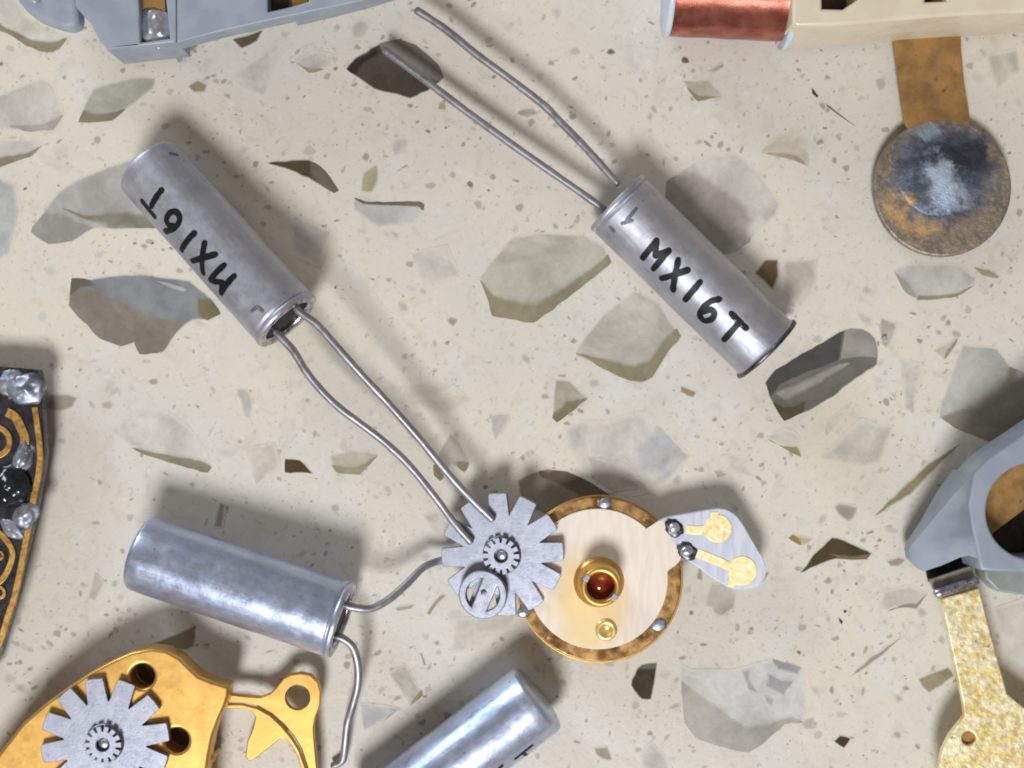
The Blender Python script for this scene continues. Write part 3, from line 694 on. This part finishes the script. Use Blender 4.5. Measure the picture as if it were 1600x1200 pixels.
for (x, y, r, s) in ((1053, 825, 12, 1), (1073, 861, 12, 2)):
    sp = link('solder_patch', blob(P(x, y, zt+.02), 17/S, 13/S, .05, -.6, .3, 2, 20, 6, s), M_steel_dark, root)
    link('solder_bead', blob(P(x, y, zt+.05), r*.8/S, r*.7/S, .11, .4, .1, 2, 20, 8, s+3), M_solder, sp)
for (x, y, r) in ((946, 786, 11), (1030, 976, 13), (819, 955, 11)):
    link('rim_rivet', blob(P(x, y, zt-.03), r/S, r*.8/S, .05, .5, .15, 2, 20, 6, x % 7), M_steel if x != 819 else M_solder, root)
c = P(939, 917, zt+.9); c.z = zt
bush = link('bushing', lathe(c, Vector((0, 0, 1)), [(0, .66), (.05, .66), (.09, .58), (.12, .55), (.86, .51), (.90, .49), (.91, .46), (.91, .40), (.88, .365), (.10, .36)], 56), M_gold, root)
link('ruby', lathe(c+Vector((0, 0, .52)), Vector((0, 0, 1)), [(0, .364), (.03, .30), (.05, .2), (.10, .17), (.14, .10), (.15, 0)], 40), M_ruby, bush)
for a in (148, -38):
    v = Vector((math.cos(R_(a)), math.sin(R_(a)), 0))
    m = prism(ribbon_outline([c+v*.36, c+v*.50], .17), zt+.82, zt+.925, .01); link('staking_mark', m, M_steel, bush)
bs = P(947, 984, zt)
link('boss', lathe(Vector((bs.x, bs.y, zt+.02)), Vector((0, 0, 1)), [(0, .30), (.05, .28), (.07, .22), (.06, .15), (.02, .13), (.02, 0)], 36), mat('pale_gold', (240, 214, 150), .55, .35, (226, 190, 110), 4), root)

# ------------------------------------------------------------------ gold movement plate, bottom left
root = thing('gold_plate', 'gold plated watch plate with two round holes and a looped arm', 'watch plate', (*P(230, 1180).xy, 0))
zt = 1.5
out = [(-90,1320),(-40,1230),(0,1175),(35,1130),(68,1101),(105,1074),(140,1051),(175,1032),(205,1019),(235,1013),(259,1016),(280,1027),(296,1043),(310,1056),(332,1065),(358,1073),(356,1088),(350,1105),(340,1127),(332,1150),(326,1180),(322,1210),(318,1330)]
holes = [circ(222, 1057, 19, zt, 32), circ(276, 1157, 19, zt, 32)]
up = link('upper_plate', prism(pp(out, zt), .78, zt, .085, holes, 4), M_gold, root)
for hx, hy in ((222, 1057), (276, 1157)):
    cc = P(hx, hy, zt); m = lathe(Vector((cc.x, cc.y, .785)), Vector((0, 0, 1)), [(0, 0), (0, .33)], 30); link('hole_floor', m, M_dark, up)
za = .76
arm = [(340,1084),(356,1085),(384,1088),(407,1090),(422,1084),(431,1075),(443,1060),(455,1054),(470,1052),(485,1055),(497,1066),(501,1081),(500,1102),(492,1123),(490,1137),(491,1157),(495,1200),(496,1290),(486,1290),(481,1200),(471,1170),(459,1150),(444,1132),(425,1115),(404,1103),(380,1098),(340,1097)]
ar = link('looped_arm', prism(pp(arm, za), .50, za, .03, [circ(465, 1090, 22, za, 36)]), M_gold, root)
zl = .50
zl = .36
lob = [(330,1100),(378,1101),(402,1107),(422,1118),(440,1135),(455,1153),(467,1172),(477,1200),(486,1300),(474,1300),(471,1205),(464,1180),(455,1165),(447,1155),(437,1154),(425,1165),(399,1185),(390,1189),(383,1183),(386,1160),(395,1138),(399,1121),(394,1113),(386,1108),(350,1107),(330,1107)]
link('inner_ring', prism(pp(lob, zl), .16, zl, .03), M_gold, root)
link('post', lathe(P(340, 1170, 0), Vector((0, 0, 1)), [(0, .1), (.85, .1), (.85, .14), (.98, .14), (1.02, .09), (1.03, 0)], 24), M_gold, root)
for x, y in ((110, 1190), (240, 1190), (470, 1280), (300, 1110)):
    link('foot', lathe(P(x, y, 0), Vector((0, 0, 1)), [(0, .2), (.76 if x != 470 else .49, .2)], 24), M_gold, root)

# ------------------------------------------------------------------ circuit board, left edge
root = thing('circuit_board', 'black circuit board edge with gold tracks and shiny solder at the left', 'circuit board', (*P(0, 800).xy, 0))
zb = .95
edge = [(x-8, y) for x, y in [(-260,560),(0,572),(40,575),(66,578),(72,595),(73,632),(76,677),(77,710),(72,745),(63,793),(51,847),(38,900),(25,953),(8,1007),(-8,1060),(-60,1110),(-260,1110)]]
link('board', prism(pp(edge, zb), .55, zb, .03), M_pcb, root)
link('lower_board', prism(pp([(x-13, y+(10 if y < 700 else -8)) for x, y in edge], .5), 0, .55, .03), M_pcb_edge, root)
zr = zb + .05
def track(pts, wd, name='track', sm=True):
    W = pp(pts, zr); W = catmull(W, 4) if sm else W
    return link(name, prism(ribbon_outline(W, wd/S), zb-.02, zr, .012), M_trace, root)
track([(54,636),(58,667),(61,693),(62,718),(59,745),(54,768),(50,790),(45,820),(40,844),(31,892),(22,932),(12,962),(2,996),(-12,1030)], 9)
track([(10,644),(24,652),(32,668),(38,682),(38,694)], 14)
track([(-30,812),(-5,830),(10,845),(18,858),(19,870),(13,889),(2,906),(-20,925)], 9)
def annulus(x, y, r1, r0): return link('track_ring', prism(circ(x, y, r1, zr, 40), zb-.02, zr, .012, [circ(x, y, r0, zr, 36)]), M_trace, root)
annulus(-8, 690, 27, 18); annulus(-2, 868, 8, 4); annulus(-2, 926, 11, 6)
for (x, y, rx, ry, rz, ro, s) in ((42,608,30,24,.34,.2,1), (20,600,22,22,.25,.5,2), (36,716,15,26,.26,-.5,3), (14,736,16,9,.2,.4,4), (40,806,17,24,.24,-.7,5), (22,826,22,13,.2,-.6,6)):
    link('solder_blob', blob(P(x, y, zb-.01), rx/S, ry/S, rz*.65, ro, .28, 1.7, 30, 12, s), M_solder_dull, root)
link('resin_drop', blob(P(14, 762, zb), 36/S, 30/S, .40, .2, .2, 2.0, 30, 12, 9), M_resin, root)

# ------------------------------------------------------------------ grey plastic frame, top left
root = thing('plastic_holder', 'grey plastic holder with a soldered brass strip at the top left', 'plastic holder', (*P(280, -20).xy, 0))
zt = 2.0
body = [(100,-140),(118,10),(128,22),(141,36),(152,58),(167,78),(217,72),(268,67),(275,66),(275,-140)]
slot = [(211,-120),(259,-120),(259,0),(265,60),(219,66)]
link('block', prism(pp(body, zt), .42, zt, .06, [pp(slot, zt)], 3), M_grey, root)
ledge = [(275.5,-140),(275.5,67),(340,50),(424,31),(500,15),(566,1),(640,-20),(640,-140)]
link('ledge', prism(pp(ledge, zt), 1.35, zt-.02, .05, [pp([(414,-90),(482,-90),(482,2),(450,11),(418,18)], zt)], 3), M_grey, root)
link('base', prism(pp([(276,-140),(276,42),(340,27),(424,8),(450,2),(453,20),(500,9),(566,-8),(640,-30),(640,-140)], 1.3), 0, 1.345, .05), M_grey, root)
lobe = [(26,-140),(26,-14),(32,6),(42,18),(58,29),(78,37),(100,43),(116,40),(122,26),(119,-20),(119,-140)]
lb = link('lobe', prism(pp(lobe, 1.5), .85, 1.5, .14, res=4, smooth_pts=3), M_grey, root)
link('stud', blob(P(54, 0, 1.49), .16, .14, .12, 0, .05), M_grey_pale, lb)
st = link('brass_strip', prism(pp([(213,-120),(257,-120),(258,10),(262,62),(222,66),(214,10)], 1.7), 1.55, 1.7, .02), M_brass, root)
link('solder', blob(P(242, 42, 1.68), 23/S, 30/S, .16, .1, .3, 2.3, 30, 10, 3), M_solder, st)
link('gold_contact', prism(pp([(452,-90),(482,-90),(482,6),(456,12)], 1.6), 1.4, 1.6, .03), M_gold, root)
link('slot_floor', prism(pp([(414,-90),(451,-90),(451,16),(416,20)], 1.38), 1.347, 1.37, .005), M_dark, root)

# ------------------------------------------------------------------ copper coil and cream frame, top right
root = thing('copper_coil', 'red copper coil between two white flanges at the top edge', 'coil', (*P(1137, -15).xy, 0))
Rc = 1.22; a = P(1050, -18, Rc); b = P(1226, -10, Rc); d = (b-a).normalized(); L = (b-a).length
prof = []
nt = 70
for i in range(nt):
    x = L*i/nt
    prof += [(x, Rc*.985), (x+L/nt*.25, Rc*.995), (x+L/nt*.6, Rc*.995)]
prof.append((L, Rc*.985))
link('winding', lathe(a, d, prof, 56, .02), M_copper, root)
link('flange', lathe(a-d*.16, d, [(0, 0), (0, Rc*.99), (.02, Rc*1.02), (.14, Rc*1.02), (.16, Rc*.99), (.16, 0)], 56), M_white, root)
link('flange', lathe(b, d, [(0, 0), (0, Rc*1.15), (.02, Rc*1.18), (.16, Rc*1.18), (.18, Rc*1.15), (.18, 0)], 56), M_white, root)
root = thing('cream_frame', 'cream plastic frame next to the copper coil at the top right', 'plastic frame', (*P(1450, 0).xy, 0))
zt = 2.6
out = [(1240,-160),(1238,36),(1246,41),(1300,40),(1340,37),(1390,33),(1440,28),(1514,23),(1600,19),(1700,10),(1700,-160)]
hole = pp([(1283,-60),(1345,-60),(1342,-2),(1317,14),(1285,13)], zt)
hole2 = pp([(1442,-60),(1482,-60),(1480,1),(1446,2)], zt)
cf = link('body', prism(pp(out, zt), .32, zt, .10, [hole, hole2], 4), M_cream, root)
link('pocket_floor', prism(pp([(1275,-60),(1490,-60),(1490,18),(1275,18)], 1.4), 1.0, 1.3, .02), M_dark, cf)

# ------------------------------------------------------------------ spoon shaped brass contact with solder
root = thing('round_contact', 'tarnished brass contact with round end covered in blue grey solder', 'contact', (*P(1473, 250).xy, 0))
zt = .46
sh = [(1390,-60),(1398,72),(1404,120),(1410,165),(1408,190)]
ang = [R_(126 - (126 + 360 - 66 - 0)*0)]
cx, cy, rr = 1473, 293, 108
pts = [(1390,-60),(1398,75),(1405,130),(1411,168)]
for i in range(49):
    aa = R_(122 + (360-122+66-0)*i/48) if False else R_(122 + 304*i/48)
    pts.append((cx+rr*math.cos(aa), cy-rr*math.sin(aa)))
pts += [(1514,168),(1507,130),(1502,75),(1498,-60)]
M_sp2 = M_spoon
link('brass_strip', prism(pp([(1390,-60),(1398,75),(1405,130),(1411,172),(1414,192),(1440,240),(1505,240),(1516,192),(1514,172),(1507,130),(1502,75),(1498,-60)], zt-.002), .30, zt-.004, .02), M_brass, root)
dm = link('round_end', prism(circ(cx, cy, rr, zt, 72), .24, zt, .06, res=3), M_spoon, root)
link('solder', blob(P(1462, 280, zt-.03), 62/S, 58/S, .09, -.5, .10, 1.5, 48, 16, 4), M_spoon, dm)
link('support', lathe(P(1473, 293, 0), Vector((0, 0, 1)), [(0, 1.0), (.25, 1.0)], 40), M_brass, root)

# ------------------------------------------------------------------ grey plastic piece, right edge
root = thing('grey_bracket', 'grey plastic bracket with a round opening at the right edge', 'plastic bracket', (*P(1600, 800).xy, 0))
zt = 2.2
out = [(1720,600),(1640,652),(1600,679),(1549,714),(1522,741),(1514,790),(1520,830),(1530,876),(1533,891),(1560,893),(1600,893),(1720,897)]
link('body', prism(pp(out, zt), .75, zt, .07, [circ(1617, 799, 76, zt, 56)], 4), M_grey, root)
wp = [(1524,740,2.14),(1490,773,1.75),(1455,815,1.25),(1425,851,.95),(1420,860,.88),(1423,874,.90),(1443,893,1.05),(1470,884,1.35),(1500,871,1.75),(1514,868,1.95),(1530,874,2.14),(1521,830,2.17),(1515,790,2.17)]
T = [P(*q) for q in wp]; n = len(T); Bm = [Vector((q.x, q.y, .45)) for q in T]
F = [tuple(range(n-1, -1, -1))] if False else []
for tri in tessellate_polygon([[Vector((q.x, q.y, 0)) for q in T]]):
    F.append(tri if (T[tri[1]]-T[tri[0]]).cross(T[tri[2]]-T[tri[0]]).z > 0 else tri[::-1])
F += [(i_, (i_+1) % n, n+(i_+1) % n, n+i_) for i_ in range(n)]
m = new_mesh('wedge', T+Bm, F); m.polygons.foreach_set('use_smooth', [len(p.vertices) == 3 for p in m.polygons]); m.set_sharp_from_angle(angle=R_(40))
link('sloping_tip', m, M_grey, root)
link('flange', prism(pp([(1536,870),(1720,870),(1720,940),(1600,930),(1560,925),(1540,905)], .8), .0, .8, .06), M_grey_pale, root)
link('brass_plate', prism(pp([(1535,745),(1560,715),(1720,690),(1720,705),(1558,830),(1535,850)], 1.2), 1.0, 1.15, .02), M_brass, root)
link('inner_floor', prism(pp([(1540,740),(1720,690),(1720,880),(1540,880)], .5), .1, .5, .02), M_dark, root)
link('wall', prism(pp([(1480,835),(1500,792),(1560,740),(1580,745),(1525,800),(1520,850),(1500,862)], .7), 0, .745, .03), M_grey, root)

# ------------------------------------------------------------------ sandblasted gold contact strip, bottom right
root = thing('contact_strip', 'rough sandblasted gold contact strip widening to a dimpled end at bottom right', 'contact', (*P(1530, 1060).xy, 0))
zt = 1.05
out = [(1470,936),(1530,919),(1540,960),(1556,1020),(1574,1085),(1600,1106),(1650,1140),(1690,1210),(1690,1330),(1480,1330),(1467,1200),(1472,1172),(1485,1147),(1507,1119),(1505,1098),(1492,1035),(1480,980)]
st = link('strip', prism(pp(out, zt), .85, zt, .03, [circ(1514, 1154, 11, zt, 26)]), M_sand, root)
cc = P(1514, 1154, zt)
link('dimple', lathe(Vector((cc.x, cc.y, .90)), Vector((0, 0, 1)), [(0, 0), (.02, .1), (.0, .20)], 26), M_brass, st)
q0, q1 = P(1463, 928, zt), P(1527, 908, zt)
link('steel_bend', tube([q0.lerp(q1, i/8)-Vector((0, 0, .03)) for i in range(9)], .13, 18), M_rim, root)
link('steel_tab', prism(pp([(1452,906),(1516,884),(1526,906),(1461,926)], .8), .70, .80, .02), mat('brownish_steel', (168, 158, 150), .7, .5, (140, 130, 124), 3), root)
link('tail', prism(pp([(1448,890),(1505,868),(1518,890),(1452,910)], .3), .15, .28, .02), M_seal, root)  # black piece, its colour standing for the shade in the gap
for x, y in ((1560, 1230), (1620, 1180)):
    link('foot', lathe(P(x, y, 0), Vector((0, 0, 1)), [(0, .25), (.86, .25)], 24), M_sand, root)

# ------------------------------------------------------------------ tiny glass bead
bm = bmesh.new(); bmesh.ops.create_icosphere(bm, subdivisions=1, radius=.085); m = bpy.data.meshes.new('bead'); bm.to_mesh(m); bm.free()
t = NT('clear_glass'); t.b.inputs['Transmission Weight'].default_value = .7; t.b.inputs['Roughness'].default_value = .03; t.b.inputs['Base Color'].default_value = c4((225, 240, 245)); t.b.inputs['Coat Weight'].default_value = 1
o = link('glass_bead', m, t.m); o.location = P(1382, 530, .08); o.location.z = .09
o['label'] = 'tiny clear glass bead sparkling beside the dark prism shaped chip'; o['category'] = 'bead'
